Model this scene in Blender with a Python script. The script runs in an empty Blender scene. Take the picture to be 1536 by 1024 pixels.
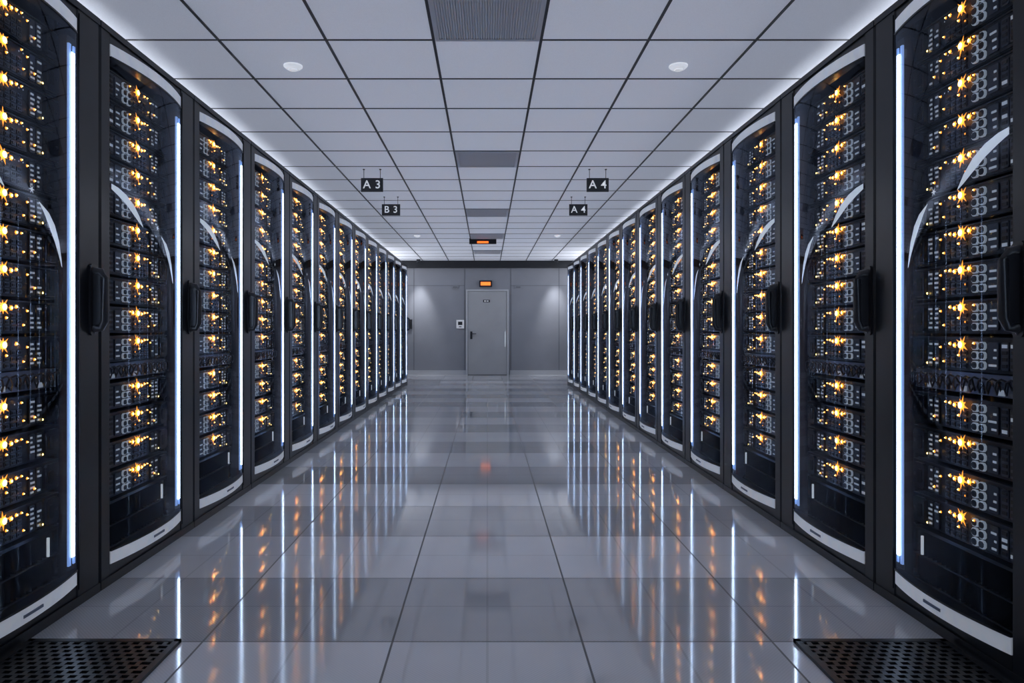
import bpy, math, random
from mathutils import Vector
S=bpy.context.scene
D=bpy.data
FX=1.56; W=0.895; Y0=2.8; H=2.30; CZ=2.67; BY=16.3
# ---------------------------------------------------------------- materials
def mat(name,col,rough=.5,metal=0,emit=None,es=0,spec=.5,coat=0,noise=None,bump=0):
    m=D.materials.new(name); m.use_nodes=True; nt=m.node_tree; b=nt.nodes['Principled BSDF']
    b.inputs['Base Color'].default_value=(*col,1); b.inputs['Roughness'].default_value=rough
    b.inputs['Metallic'].default_value=metal; b.inputs['Specular IOR Level'].default_value=spec
    b.inputs['Coat Weight'].default_value=coat
    if emit: b.inputs['Emission Color'].default_value=(*emit,1); b.inputs['Emission Strength'].default_value=es
    if noise:
        tc=nt.nodes.new('ShaderNodeTexCoord'); n=nt.nodes.new('ShaderNodeTexNoise'); n.inputs['Scale'].default_value=noise[0]
        r=nt.nodes.new('ShaderNodeValToRGB'); a=noise[1]
        r.color_ramp.elements[0].position=.3; r.color_ramp.elements[1].position=.7
        r.color_ramp.elements[0].color=(*[c*(1-a) for c in col],1); r.color_ramp.elements[1].color=(*[c*(1+a) for c in col],1)
        nt.links.new(tc.outputs['Object'],n.inputs['Vector']); nt.links.new(n.outputs['Fac'],r.inputs['Fac']); nt.links.new(r.outputs['Color'],b.inputs['Base Color'])
        if bump:
            bp=nt.nodes.new('ShaderNodeBump'); bp.inputs['Strength'].default_value=bump; bp.inputs['Distance'].default_value=.002
            nt.links.new(n.outputs['Fac'],bp.inputs['Height']); nt.links.new(bp.outputs['Normal'],b.inputs['Normal'])
    return m
def glassmat():
    m=D.materials.new('door_glass'); m.use_nodes=True; nt=m.node_tree; nt.nodes.clear()
    o=nt.nodes.new('ShaderNodeOutputMaterial'); mx=nt.nodes.new('ShaderNodeMixShader'); t=nt.nodes.new('ShaderNodeBsdfTransparent')
    g=nt.nodes.new('ShaderNodeBsdfGlossy'); f=nt.nodes.new('ShaderNodeFresnel'); f.inputs['IOR'].default_value=1.28
    t.inputs['Color'].default_value=(.84,.88,.94,1); g.inputs['Roughness'].default_value=.02; g.inputs['Color'].default_value=(.6,.7,.9,1)
    nt.links.new(f.outputs[0],mx.inputs[0]); nt.links.new(t.outputs[0],mx.inputs[1]); nt.links.new(g.outputs[0],mx.inputs[2]); nt.links.new(mx.outputs[0],o.inputs[0])
    return m
M={}
M['frame']=mat('rack_frame_paint',(.010,.012,.017),.28,.3,noise=(8,.2))
M['inner']=mat('rack_interior',(.008,.010,.015),.5)
M['glass']=glassmat()
M['band']=mat('polished_band',(.85,.88,.93),.28,.0,emit=(.8,.88,1),es=.12,noise=(14,.12))  # slight glow added to brighten the bands, which are no lamps
M['strip']=mat('light_strip',(1,1,1),.4,emit=(.70,.84,1),es=9)
M['halo']=mat('strip_halo',(.25,.4,.7),.4,emit=(.30,.5,1),es=.5)  # halo around the strip, put in as glowing colour
M['body']=mat('server_body',(.016,.020,.028),.4,.4,noise=(30,.3))
M['bezel']=mat('server_bezel',(.040,.048,.062),.35,.6)
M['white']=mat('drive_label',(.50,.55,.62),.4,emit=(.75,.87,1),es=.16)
M['grey']=mat('drive_face',(.068,.080,.105),.35,.5)
M['core']=mat('led_core',(1,.8,.4),.4,emit=(1,.62,.16),es=9)
M['star']=mat('led_starburst',(1,.4,.08),.4,emit=(1,.33,.03),es=1.35)  # starburst glare around the LEDs, built as glowing shapes
M['panel']=mat('patch_panel',(.16,.19,.26),.4,.4)
M['cable']=mat('cable_jacket',(.05,.055,.065),.5)
M['handle']=mat('handle_black',(.016,.016,.02),.3,.2)
M['glint_bar']=mat('glass_glint_and_bar_light',(.8,.85,.9),.3,emit=(.85,.93,1),es=.35)  # painted reflection highlights on the door glass; also the small vent light bar
for k in('core','star','white','halo','glint_bar','band'): M[k].cycles.emission_sampling='NONE'
ML=list(M); IX={k:i for i,k in enumerate(ML)}
# ---------------------------------------------------------------- mesh builder
class MB:
    def __init__(s,sx=1): s.v=[];s.f=[];s.m=[];s.sm=[];s.sx=sx
    def add(s,vs,fs,m,smooth=False):
        o=len(s.v); s.v+= [(s.sx*v,u,w) for (u,v,w) in vs]
        for f in fs:
            f=tuple(o+i for i in f)
            if s.sx<0: f=f[::-1]
            s.f.append(f); s.m.append(m); s.sm.append(smooth)
    # u along row, v depth away from aisle, w up
    def box(s,u0,u1,v0,v1,w0,w1,m):
        s.add([(u0,v0,w0),(u1,v0,w0),(u1,v1,w0),(u0,v1,w0),(u0,v0,w1),(u1,v0,w1),(u1,v1,w1),(u0,v1,w1)],
          [(0,1,2,3)[::1],(7,6,5,4),(0,4,5,1),(1,5,6,2),(2,6,7,3),(3,7,4,0)],m)
    def prism(s,poly,w0,w1,m,smooth=False):   # poly in (u,v), extruded up
        n=len(poly)
        s.add([(a,b,w0) for a,b in poly]+[(a,b,w1) for a,b in poly],[tuple(range(n)),tuple(range(2*n-1,n-1,-1))],m)
        s.add([(a,b,w0) for a,b in poly]+[(a,b,w1) for a,b in poly],[(i,i+n,(i+1)%n+n,(i+1)%n) for i in range(n)],m,smooth)
    def cbox(s,u0,u1,v0,v1,w0,w1,m,c=.006):
        s.prism([(u0+c,v0),(u1-c,v0),(u1,v0+c),(u1,v1),(u0,v1),(u0,v0+c)],w0,w1,m)
    def plate(s,u0,u1,w0,w1,v0,v1,m,c): # chamfered rectangle facing the aisle at v0
        p=[(u0+c,w0),(u1-c,w0),(u1,w0+c),(u1,w1-c),(u1-c,w1),(u0+c,w1),(u0,w1-c),(u0,w0+c)]
        n=8; vs=[(a,v0,b) for a,b in p]+[(a,v1,b) for a,b in p]
        s.add(vs,[tuple(range(n))]+[(i,i+n,(i+1)%n+n,(i+1)%n) for i in range(n)],m)
    def fan(s,u,w,v,rs,m,dome=0,rot=0):
        n=len(rs); vs=[(u,v-dome,w)]+[(u+r*math.cos(rot+2*math.pi*i/n),v,w+r*math.sin(rot+2*math.pi*i/n)) for i,r in enumerate(rs)]
        s.add(vs,[(0,i+1,(i+1)%n+1) for i in range(n)],m)
    def tube(s,pts,r,m,n=6):
        vs=[]
        for i,p in enumerate(pts):
            a=Vector(pts[max(i-1,0)]); b=Vector(pts[min(i+1,len(pts)-1)]); d=(b-a).normalized()
            x=d.orthogonal().normalized(); y=d.cross(x)
            if i and (x.dot(px)<0): x=-x; y=-y
            px=x
            for j in range(n):
                t=2*math.pi*j/n; q=Vector(p)+r*(math.cos(t)*x+math.sin(t)*y); vs.append(tuple(q))
        fs=[(i*n+j,i*n+(j+1)%n,(i+1)*n+(j+1)%n,(i+1)*n+j) for i in range(len(pts)-1) for j in range(n)]
        fs+=[tuple(range(n)),tuple((len(pts)-1)*n+j for j in range(n))[::-1]]
        s.add(vs,fs,m,True)
    def mesh(s,name,mats):
        me=D.meshes.new(name); me.from_pydata(s.v,[],s.f)
        for m in mats: me.materials.append(m)
        me.polygons.foreach_set('material_index',s.m); me.polygons.foreach_set('use_smooth',s.sm); me.update(); return me
def obj(name,data,loc=(0,0,0),parent=None):
    o=D.objects.new(name,data); S.collection.objects.link(o); o.location=loc
    if parent: o.parent=parent
    return o
def empty(name,loc): 
    o=D.objects.new(name,None); S.collection.objects.link(o); o.location=loc; o.empty_display_size=.1; return o

UA,UB=.080,.738; BUL=.036
def arcv(u,off=0):
    t=(u-(UA+UB)/2)/((UB-UA)/2); return -BUL*(1-t*t)+off
def arcpts(n=18): return [UA+(UB-UA)*i/n for i in range(n+1)]

def rack(sx,seed):
    R=random.Random(seed); b=MB(sx); F=IX
    # carcass
    b.box(.002,.02,.06,1.05,0,H-.01,F['inner']); b.box(W-.02,W-.002,.06,1.05,0,H-.01,F['inner'])
    b.box(.02,W-.02,1.03,1.05,0,H-.01,F['inner'])
    b.box(.002,W-.002,.05,1.05,H-.03,H,F['frame']); b.box(.02,W-.02,.05,1.03,.0,.1,F['inner'])
    # front frame
    b.cbox(.003,UA,0,.07,.0,H,F['frame'],.008); b.cbox(UB,W-.003,0,.07,.0,H,F['frame'],.008)
    b.box(UA,UB,.004,.06,0,.08,F['frame']); b.box(UA,UB,.004,.06,2.235,H,F['frame'])
    b.box(.003,W-.003,-.004,.0,0,.035,F['frame'])     # kick strip
    b.box(.003,W-.003,-.004,.0,H-.025,H,F['frame'])
    b.box(UB+.012,UB+.016,-.003,.0,.06,H-.04,F['inner'])
    # curved bands
    us=arcpts()
    for w0,w1,mt in((.082,.134,'band'),(2.184,2.235,'band')):
        poly=[(u,arcv(u)) for u in us]+[(UB,.01),(UA,.01)]
        b.prism(poly,w0,w1,F[mt],False)
    # band top & bottom thin black gaskets
    for w0,w1 in((.134,.141),(2.177,2.184)):
        b.prism([(u,arcv(u,-.003)) for u in us]+[(UB,.012),(UA,.012)],w0,w1,F['frame'])
    # small badge on lower band
    b.box(.38,.48,arcv(.43)-.0025,arcv(.43)+.01,.102,.112,F['panel'])
    # glass
    n=len(us); b.add([(u,arcv(u),.141) for u in us]+[(u,arcv(u),2.177) for u in us],[(i,i+n,i+1+n,i+1) for i in range(n-1)],F['glass'],True)
    # light strip, its blue halo built as glowing side bars
    b.box(.696,.715,-.006,.004,.20,2.09,F['strip'])
    b.box(.682,.696,-.003,.012,.17,2.12,F['halo']); b.box(.715,.726,-.001,.012,.17,2.12,F['halo'])
    b.box(.680,.730,.004,.03,.15,2.15,F['inner'])
    # painted glass reflections (two glowing curved pieces behind the glass)
    def glint_bar(pts,ths):
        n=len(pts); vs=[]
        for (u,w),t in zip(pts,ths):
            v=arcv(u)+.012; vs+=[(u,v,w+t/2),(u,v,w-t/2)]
        b.add(vs,[(2*i,2*i+2,2*i+3,2*i+1) for i in range(n-1)],F['glint_bar'],True)
    glint_bar([(.10,1.65),(.14,1.635),(.19,1.61),(.24,1.575),(.28,1.54),(.31,1.51)],[.022,.034,.042,.044,.030,.004])
    glint_bar([(.48,1.49),(.51,1.467),(.54,1.44),(.58,1.395),(.61,1.345),(.628,1.30),(.635,1.28)],[.004,.02,.045,.060,.055,.03,.004])
    b.fan(.44,1.525,arcv(.44)+.012,[.016,.005]*6,F['glint_bar'])  # star-shaped glint, painted highlight as well
    b.box(.085,.10,.09,.14,.12,2.25,F['body']); b.box(.745,.76,.09,.14,.12,2.25,F['body'])
    V=.085
    for i in range(7): b.box(.77,.80,.10,.13,.2+.3*i,.3+.3*i,F['bezel'])
    def server(w):
        h=.116
        b.box(.10,.745,V,.60,w,w+h,F['body'])
        b.plate(.102,.743,w+.003,w+h-.003,V-.006,V,F['bezel'] if R.random()<.2 else F['body'],.005)
        b.box(.10,.745,V-.012,V,w+h-.006,w+h-.001,F['bezel'])   # lip
        f=V-.006
        # near slots
        for i in range(3):
            u=.115+i*.042
            b.plate(u,u+.036,w+.012,w+h-.016,f-.006,f,F['grey'],.004)
            for j in range(4): b.box(u+.006,u+.030,f-.008,f-.006,w+.02+j*.021,w+.031+j*.021,F['inner'] if R.random()<.85 else F['white'])
        # 2 x 3 drive caddies
        for i in range(2):
            for j in range(3):
                u=.315+i*.038; z=w+.010+j*.032
                b.plate(u,u+.031,z,z+.027,f-.008,f,F['white'],.007)
                b.plate(u+.003,u+.028,z+.003,z+.024,f-.010,f-.007,F['bezel'],.006)
        for i in range(1):
            b.plate(.25,.305,w+.012,w+h-.016,f-.005,f,F['grey'],.004)
            for j in range(3): b.box(.258,.268+R.random()*.03,f-.007,f-.005,w+.022+j*.025,w+.029+j*.025,F['white'])
        # led cluster, starburst glare modelled as glowing star shapes
        lu=.43; lw=w+.090
        st=[.036,.013,.025,.013]*4
        b.fan(lu,lw,f-.012,st,F['star'],.006,R.random())
        b.fan(lu,lw,f-.0185,[.0115]*10,F['core'],.004)
        for du,dw,r in((-.044,.002,.010),(.038,-.002,.008),(-.070,.006,.004),(.064,.003,.006),(.014,-.036,.0045),(-.02,-.05,.003),(.12,-.01,.004),(.16,-.055,.0045),(.10,-.06,.004),(.09,.004,.004)):
            if R.random()<.78:
                b.fan(lu+du,lw+dw,f-.013,[r*1.5,r*.8]*6,F['star'],.003)
                if r>.0032: b.fan(lu+du,lw+dw,f-.017,[r*.6]*8,F['core'],.003)
        # mid ports
        for i in range(4):
            for j in range(3):
                u=.418+i*.032; z=w+.010+j*.022
                b.plate(u,u+.024,z,z+.016,f-.004,f,F['grey'],.002)
                b.box(u+.004,u+.018,f-.006,f-.004,z+.004,z+.012,F['inner'])
        for i in range(3):
            if R.random()<.5: b.fan(.5+i*.022,w+.09,f-.004,[.003]*6,F['white'])
        # label column
        for i in range(2):
            u=.575+i*.038
            b.plate(u,u+.031,w+.01,w+h-.014,f-.006,f,F['grey'],.003)
            for j in range(5):
                if R.random()<.85:
                    L=R.choice([.010,.016,.022]); b.box(u+.004,u+.004+L,f-.008,f-.006,w+.018+j*.017,w+.025+j*.017,F['white'])
        # ear bezel with latch
        b.plate(.662,.735,w+.01,w+h-.012,f-.012,f,F['bezel'],.010)
        b.plate(.672,.700,w+.03,w+h-.035,f-.016,f-.012,F['inner'],.006)
        b.fan(.718,w+.06,f-.014,[.007]*8,F['grey'],.004)
        if R.random()<.5: b.fan(.640,w+.02,f-.012,[.004]*6,F['core'],.002)
        b.box(.105,.112,f-.02,f,w+.02,w+.09,F['bezel'])
    for k in range(10): server(2.15-.088-.128*k)
    # cable / patch panel
    b.box(.10,.745,V,.3,.835,.905,F['panel']); 
    for i in range(13):
        u=.14+i*.045; r=.02
        pts=[(u+ (i%3)*.01,V-.002,.845+.02*R.random())]
        for t in range(1,6):
            a=math.pi*t/6; pts.append((u+.03*(1-math.cos(a))/2*2,V-.004-.035*math.sin(a),.865+.03*math.sin(a*1.5)))
        pts.append((u+.07,V-.002,.85+.04*R.random()))
        b.tube(pts,.0035,F['cable'] if i%3 else F['grey'],5)
    for i in range(6): b.box(.13+i*.1,.16+i*.1,V-.006,V,.84,.858,F['white'] if i%2 else F['grey'])
    for k in range(4): server(.405-.088+.128*(3-k)+.002)
    # louvred vent below
    b.box(.10,.745,V+.02,.5,.10,.305,F['inner'])
    for i in range(22):
        u=.11+i*.0285
        b.add([(u,V-.008,.11),(u+.016,V+.012,.11),(u+.016,V+.012,.295),(u,V-.008,.295),(u-.002,V+.01,.11),(u-.002,V+.01,.295)],
              [(0,1,2,3),(0,3,5,4)],F['bezel'])
    b.box(.10,.745,V-.012,V+.02,.296,.308,F['bezel']); b.box(.10,.745,V-.012,V+.02,.198,.204,F['bezel']); b.box(.10,.745,V-.012,V+.02,.10,.112,F['bezel'])
    b.box(.655,.661,V-.03,V-.022,.215,.285,F['glint_bar'])
    # cable drop beside the servers
    for q in range(3):
        b.tube([(.775+.008*math.sin(R.random()*6+i*.9)+.006*q,.13+.02*q,.15+i*.12) for i in range(17)],.005,F['cable'],5)
    # handle
    hu=(W-.055) if sx<0 else .040
    b.plate(hu-.024,hu+.024,1.03,1.31,-.008,0,F['handle'],.008)
    b.tube([(hu,-.004,1.055),(hu,-.035,1.060),(hu,-.048,1.085),(hu,-.050,1.17),(hu,-.048,1.255),(hu,-.035,1.28),(hu,-.004,1.285)],.015,F['handle'],12)
    b.box(hu-.010,hu+.010,-.045,-.004,1.07,1.27,F['handle'])
    b.fan(hu,1.041,-.010,[.006]*10,F['bezel'],.002)
    return b.mesh('server_rack_mesh',[M[k] for k in ML])
var={-1:[rack(-1,1),rack(-1,2)],1:[rack(1,3),rack(1,4)]}
for sx in(-1,1):
    for k in range(-2,12):
        o=obj('server_rack',var[sx][k%2],(sx*FX,Y0+W*k,0))
        if sx==1 and k<0:      # two narrower cabinets at the near end of the right-hand row
            o.scale.y=.80/W; o.location.y=Y0+.80*k

# ---------------------------------------------------------------- room shell
def simple_box(name,x0,x1,y0,y1,z0,z1,m,parent=None):
    b=MB(1); b.box(y0,y1,x0,x1,z0,z1,0)
    me=b.mesh(name,[m]); return obj(name,me,parent=parent)
def multi(name,boxes,mats,parent=None,loc=(0,0,0)):
    b=MB(1)
    for (x0,x1,y0,y1,z0,z1,mi) in boxes: b.box(y0,y1,x0,x1,z0,z1,mi)
    return obj(name,b.mesh(name,mats),loc,parent)
XW=2.75; YB=-1.2
# floor material
def floormat():
    m=D.materials.new('raised_floor_tile'); m.use_nodes=True; nt=m.node_tree; N=nt.nodes; L=nt.links; b=N['Principled BSDF']
    tc=N.new('ShaderNodeTexCoord'); sp=N.new('ShaderNodeSeparateXYZ'); L.new(tc.outputs['Object'],sp.inputs[0])
    def mth(op,a,bb=None,c=None):
        n=N.new('ShaderNodeMath'); n.operation=op
        for i,x in enumerate((a,bb,c)):
            if x is None: continue
            if isinstance(x,(int,float)): n.inputs[i].default_value=x
            else: L.new(x,n.inputs[i])
        return n.outputs[0]
    tx=mth('DIVIDE',mth('ADD',sp.outputs[0],.32+6.4),.64); ty=mth('DIVIDE',mth('ADD',sp.outputs[1],-2.345+6),.6)
    fx=mth('ABSOLUTE',mth('SUBTRACT',mth('FRACT',tx),.5)); fy=mth('ABSOLUTE',mth('SUBTRACT',mth('FRACT',ty),.5))
    line=mth('GREATER_THAN',mth('MAXIMUM',fx,fy),.4945)
    # faint half-tile lines: ceiling grid reflection painted into the colour
    hx=mth('ABSOLUTE',mth('SUBTRACT',mth('FRACT',mth('MULTIPLY',tx,2)),.5)); hy=mth('ABSOLUTE',mth('SUBTRACT',mth('FRACT',mth('MULTIPLY',ty,2)),.5))
    half=mth('GREATER_THAN',mth('MAXIMUM',hx,hy),.487)
    cb=N.new('ShaderNodeCombineXYZ'); L.new(mth('FLOOR',tx),cb.inputs[0]); L.new(mth('FLOOR',ty),cb.inputs[1])
    wn=N.new('ShaderNodeTexWhiteNoise'); wn.noise_dimensions='2D'; L.new(cb.outputs[0],wn.inputs['Vector'])
    row=mth('MODULO',mth('FLOOR',ty),2)  # alternate rows lightened: ceiling reflections put into the tile colour
    gx=mth('SINE',mth('MULTIPLY',sp.outputs[0],500)); gy=mth('SINE',mth('MULTIPLY',sp.outputs[1],500))
    weave=mth('MULTIPLY',gx,gy)
    no=N.new('ShaderNodeTexNoise'); no.inputs['Scale'].default_value=3; L.new(tc.outputs['Object'],no.inputs['Vector'])
    v=mth('ADD',mth('ADD',mth('MULTIPLY',wn.outputs['Value'],.20),.44),mth('MULTIPLY',weave,.07)); v=mth('ADD',v,mth('MULTIPLY',no.outputs['Fac'],.1))
    v=mth('ADD',v,mth('MULTIPLY',row,.30))
    v=mth('MULTIPLY',v,mth('SUBTRACT',1,mth('MULTIPLY',half,.16)))
    v=mth('MULTIPLY',v,mth('SUBTRACT',1,mth('MULTIPLY',line,.85)))
    mx=N.new('ShaderNodeMix'); mx.data_type='RGBA'; mx.inputs[6].default_value=(0,0,0,1); mx.inputs[7].default_value=(.74,.76,.81,1)
    L.new(v,mx.inputs[0]); L.new(mx.outputs[2],b.inputs['Base Color'])
    r=mth('ADD',.045,mth('MULTIPLY',wn.outputs['Value'],.04)); r=mth('ADD',r,mth('MULTIPLY',line,.4)); L.new(r,b.inputs['Roughness'])
    b.inputs['IOR'].default_value=1.8; b.inputs['Specular IOR Level'].default_value=.55
    return m
simple_box('floor',-XW,XW,YB,BY+.1,-.1,0,floormat())
ceilm=mat('ceiling_tile',(.65,.675,.735),.85,emit=(.74,.80,.97),es=.18,noise=(220,.04),bump=.25)  # tiles given an added glow as ambient fill
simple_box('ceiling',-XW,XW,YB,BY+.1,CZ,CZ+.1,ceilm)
wallm=mat('wall_paint',(.23,.243,.28),.45,noise=(2,.04))
simple_box('wall_back',-XW,XW,BY,BY+.1,0,CZ,wallm)
simple_box('wall_left',-XW-.1,-XW,YB,BY+.1,0,CZ,wallm)
simple_box('wall_right',XW,XW+.1,YB,BY+.1,0,CZ,wallm)
simple_box('wall_front',-XW,XW,YB-.1,YB,0,CZ,wallm)
dark=mat('dark_metal_and_shadow',(.015,.017,.022),.4,.3)
simple_box('wall_top_shadow',-XW,XW,BY-.12,BY,2.50,CZ,dark)  # dark box standing in for the shadow along the wall top
basem=mat('baseboard_paint',(.40,.415,.45),.35)
multi('baseboard_back',[(-XW,-.50,BY-.015,BY,0,.11,0),(.50+.03,XW,BY-.015,BY,0,.11,0)],[basem])
multi('trim_2',[(x-.006,x+.006,BY-.004,BY,.11,2.5,0) for x in(-1.72,-.53,.55,1.68)]+[(-XW,-.53,BY-.004,BY,2.09,2.10,0),(.55,XW,BY-.004,BY,2.09,2.10,0)],[mat('seam',(.10,.11,.13),.5)])
# ceiling grid
gm=mat('ceiling_grid_metal',(.03,.034,.045),.45,.3)
bx=[]
for i in range(-5,5): 
    x=.3+.6*i
    if abs(x)<XW: bx.append((x-.008,x+.008,YB,BY-.12,CZ-.004,CZ,0))
y=3.88-.6*8
while y<BY-.2: bx.append((-XW,XW,y-.007,y+.007,CZ-.0035,CZ,0)); y+=.6
multi('trim_3',bx,[gm])
# ceiling vents
vm=mat('vent_grey',(.58,.60,.66),.5,0); vd=mat('vent_slot',(.14,.147,.17),.6)
def vent(y0,n=26,perf=False):
    bb=[(-.285,.285,y0+.015,y0+.585,CZ-.006,CZ-.001,1 )]
    for a,c,d,e in((-.29,.29,y0+.01,y0+.035),(-.29,.29,y0+.565,y0+.59),(-.29,-.265,y0+.035,y0+.565),(.265,.29,y0+.035,y0+.565)):
        bb.append((a,c,d,e,CZ-.014,CZ-.001,0))
    for i in range(n):
        yy=y0+.04+i*(.52/n); bb.append((-.265,.265,yy,yy+.52/n*.62,CZ-.011,CZ-.006,0))
    if perf:
        for i in range(40):
            xx=-.26+i*.0132; bb.append((xx,xx+.007,y0+.035,y0+.565,CZ-.012,CZ-.0105,0))
    multi('ceiling_vent',bb,[vm,vd])
vent(3.28,32,True)
for yy in(6.28,9.28,11.68,14.08): vent(yy)
# smoke detectors
def lathe(name,prof,mats,loc,n=24):
    b=MB(1)
    for i in range(len(prof)-1):
        (r0,z0),(r1,z1)=prof[i],prof[i+1]
        vs=[(r0*math.sin(2*math.pi*j/n),r0*math.cos(2*math.pi*j/n),z0) for j in range(n)]+[(r1*math.sin(2*math.pi*j/n),r1*math.cos(2*math.pi*j/n),z1) for j in range(n)]
        b.add(vs,[(j,j+n,(j+1)%n+n,(j+1)%n) for j in range(n)],0,True)
    return obj(name,b.mesh(name,mats),loc)
dm=mat('detector_plastic',(.92,.93,.95),.35); dl=mat('smoke_unit_added_glow',(.95,.96,1),.35,emit=(.9,.95,1),es=.35)
for x,y in((-1.19,4.26),(1.17,4.26),(-1.2,11.9),(1.2,11.9)):
    lathe('smoke_detector',[(0.001,-.030),(.022,-.030),(.026,-.024),(.034,-.024),(.045,-.018),(.056,-.008),(.056,0)],[dl],(x,y,CZ))
# hanging signs
sm=mat('sign_black',(.018,.02,.026),.4); wm=mat('sign_white',(.9,.92,.95),.5,emit=(.9,.95,1),es=.25)
def sign(x,y,t):
    e=empty('hanging_sign',(x,y,2.51))
    multi('panel',[(-.11,.11,-.012,.012,-.068,.068,0)],[sm],e)
    multi('hangers',[(-.085,-.080,-.003,.003,.06,CZ-2.51,0),(.080,.085,-.003,.003,.06,CZ-2.51,0),(-.092,-.074,-.012,.012,CZ-2.517,CZ-2.51,0),(.074,.092,-.012,.012,CZ-2.517,CZ-2.51,0)],[sm],e)
    for s,ry in((-1,0),(1,math.pi)):
        c=D.curves.new('lettering','FONT'); c.body=t; c.size=.115; c.align_x='CENTER'; c.align_y='CENTER'; c.extrude=.0015; c.offset=.001; c.space_character=1.1
        c.materials.append(wm); o=obj('lettering',c,(0,s*.0135,0),e); o.rotation_euler=(math.pi/2,0,ry)
sign(-1.16,7.0,'A 3'); sign(1.11,7.0,'A 4'); sign(-1.17,8.45,'B 3'); sign(1.105,8.45,'A 4')
# door
dmat=mat('door_paint',(.34,.355,.38),.4,noise=(3,.03)); fr=mat('door_frame',(.46,.48,.52),.35,.1); ex=mat('exit_orange',(1,.3,.05),.5,emit=(1,.14,.015),es=1.3)
e=empty('door_1',(0,BY,0))
multi('leaf',[(-.455,.455,-.035,0,.01,1.96,0)],[dmat],e)
multi('door_frame',[(-.50,-.46,-.05,0,0,2.0,0),(.46,.50,-.05,0,0,2.0,0),(-.46,.46,-.05,0,1.965,2.0,0)],[fr],e)
multi('plate',[(-.10,.06,-.04,-.035,1.70,1.76,0),(-.07,-.04,-.042,-.04,1.715,1.745,1),(-.02,.03,-.042,-.04,1.722,1.738,1)],[sm,wm],e)
multi('lever_handle',[(-.40,-.35,-.042,-.035,.84,1.02,0),(-.385,-.365,-.075,-.042,.955,.975,0),(-.385,-.26,-.085,-.07,.957,.973,0),(-.385,-.365,-.05,-.042,.88,.90,0)],[dark],e)
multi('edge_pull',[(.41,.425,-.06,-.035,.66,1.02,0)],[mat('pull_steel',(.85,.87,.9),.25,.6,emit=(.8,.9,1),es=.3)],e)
multi('kick_gap',[(-.455,.455,-.036,-.034,.0,.012,0)],[dark],e)
e=empty('exit_sign',(-.04,BY,2.135))
multi('housing',[(-.15,.15,-.06,0,-.075,.075,0)],[dark],e); multi('lit_face',[(-.115,.115,-.064,-.06,-.04,.04,0)],[ex],e)
e=empty('exit_sign',(-.08,12.35,CZ-.06))
multi('housing',[(-.24,.24,-.03,.03,-.03,.06,0)],[dark],e); multi('lit_face',[(-.10,.10,-.034,-.03,-.02,.015,0)],[ex],e)
e=empty('access_card_reader',(-.635,BY,1.19))
multi('case',[(-.09,.09,-.03,0,-.1,.1,0)],[dm],e); multi('screen',[(-.05,.05,-.033,-.03,-.02,.06,0),(-.03,.03,-.033,-.03,-.07,-.05,0)],[sm],e)
multi('wall_switch',[(-1.86,-1.76,BY-.03,BY,1.08,1.3,0),(-1.84,-1.78,BY-.036,BY-.03,1.14,1.24,1)],[sm,dark])
for x in(-.75,.72): multi('wall_junction_box',[(x-.07,x+.07,BY-.02,BY,2.02,2.09,0),(x-.055,x+.055,BY-.024,BY-.02,2.035,2.075,1)],[wallm,vd])
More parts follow.
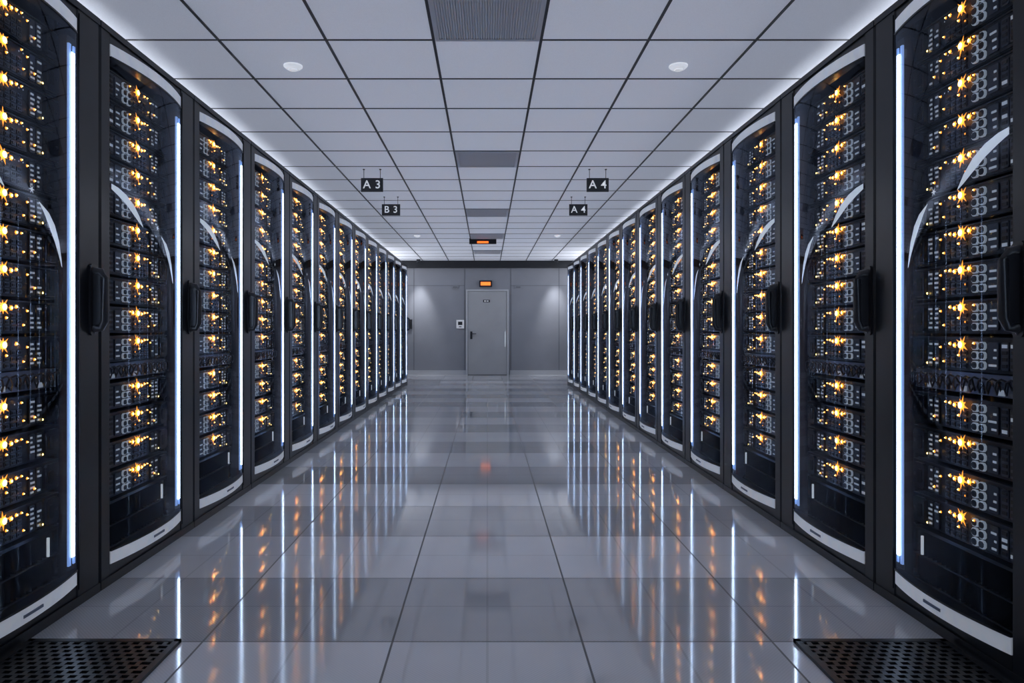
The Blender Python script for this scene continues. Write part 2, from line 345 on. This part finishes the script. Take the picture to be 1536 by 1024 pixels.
# perforated floor grates
gr=mat('grate_metal',(.02,.022,.028),.35,.5); gb=mat('grate_void',(.003,.003,.004),.8)
def grate(x0,x1,y0,y1):
    bb=[(x0,x1,y0,y1,.0005,.002,1),(x0,x0+.02,y0,y1,.001,.012,0),(x1-.02,x1,y0,y1,.001,.012,0),(x0,x1,y0,y0+.02,.001,.012,0),(x0,x1,y1-.02,y1,.001,.012,0)]
    n=20; p=(y1-y0-.04)/n
    for i in range(n+1): bb.append((x0+.02,x1-.02,y0+.02+i*p-.005,y0+.02+i*p+.005,.001,.011,0))
    mm=12; q=(x1-x0-.04)/mm
    for i in range(n):
        for j in range(mm+1):
            xc=x0+.02+(j+(.5 if i%2 else 0))*q
            if xc<x1-.02: bb.append((xc-.008,xc+.008,y0+.02+i*p+.005,y0+.02+(i+1)*p-.005,.001,.0108,0))
    multi('perforated_floor_grate',bb,[gr,gb])
for s in(-1,1):
    for y0 in(1.145,1.745):
        a,bx_=sorted((s*1.03,s*1.54)); grate(a,bx_,y0+.003,y0+.597)

# ---------------------------------------------------------------- lights
def area(name,loc,sx,sy,power,col,rot,parent=None):
    l=D.lights.new(name,'AREA'); l.shape='RECTANGLE'; l.size=sx; l.size_y=sy; l.energy=power; l.color=col
    o=obj(name,l,loc,parent); o.rotation_euler=rot; return o
housing=mat('cove_housing',(.4,.42,.45),.5)
for s in(-1,1):
    e=empty('cove_uplight',(s*2.30,6.8,H))
    multi('housing',[(-.05,.05,-6.6,6.6,0,.03,0)],[housing],e)
    area('lamp',(0,0,.035),.09,13,200,(.92,.95,1),(math.pi,s*math.radians(38),0),e)
    e=empty('end_fill_lamp',(s*(XW-.001),14.8,2.1))  # added fill lamp hidden behind the racks, brightens the far end
    multi('housing',[(-.06,0,-1.0,1.0,-.08,.08,0)] if s>0 else [(0,.06,-1.0,1.0,-.08,.08,0)],[housing],e)
    area('lamp',(-s*.065,0,0),.14,1.9,42,(.95,.96,1),(0,s*math.radians(118),0),e)
for s in(-1,1):
    x=s*1.58
    e=empty('wall_wash_downlight',(x,BY-.36,2.6))
    lathe('can',[(.04,0),(.045,0),(.045,.07)],[dark],(0,0,0)).parent=e
    l=D.lights.new('lamp','SPOT'); l.energy=110; l.spot_size=math.radians(46); l.spot_blend=1; l.shadow_soft_size=.06; l.color=(.97,.98,1)
    o=obj('lamp',l,(0,0,-.01),e); o.rotation_euler=(math.radians(14),0,0)
w=D.worlds.new('world'); S.world=w; w.use_nodes=True; w.node_tree.nodes['Background'].inputs[0].default_value=(.02,.03,.05,1)
# ---------------------------------------------------------------- camera
c=D.cameras.new('camera'); c.lens=1043/1536*36; c.sensor_width=36; c.shift_x=37/1536; c.shift_y=-17/1536; c.clip_start=.02
o=obj('camera',c,(0,0,1.05)); o.rotation_euler=(math.pi/2,0,0); S.camera=o
S.view_settings.view_transform='Standard'; S.view_settings.exposure=.25
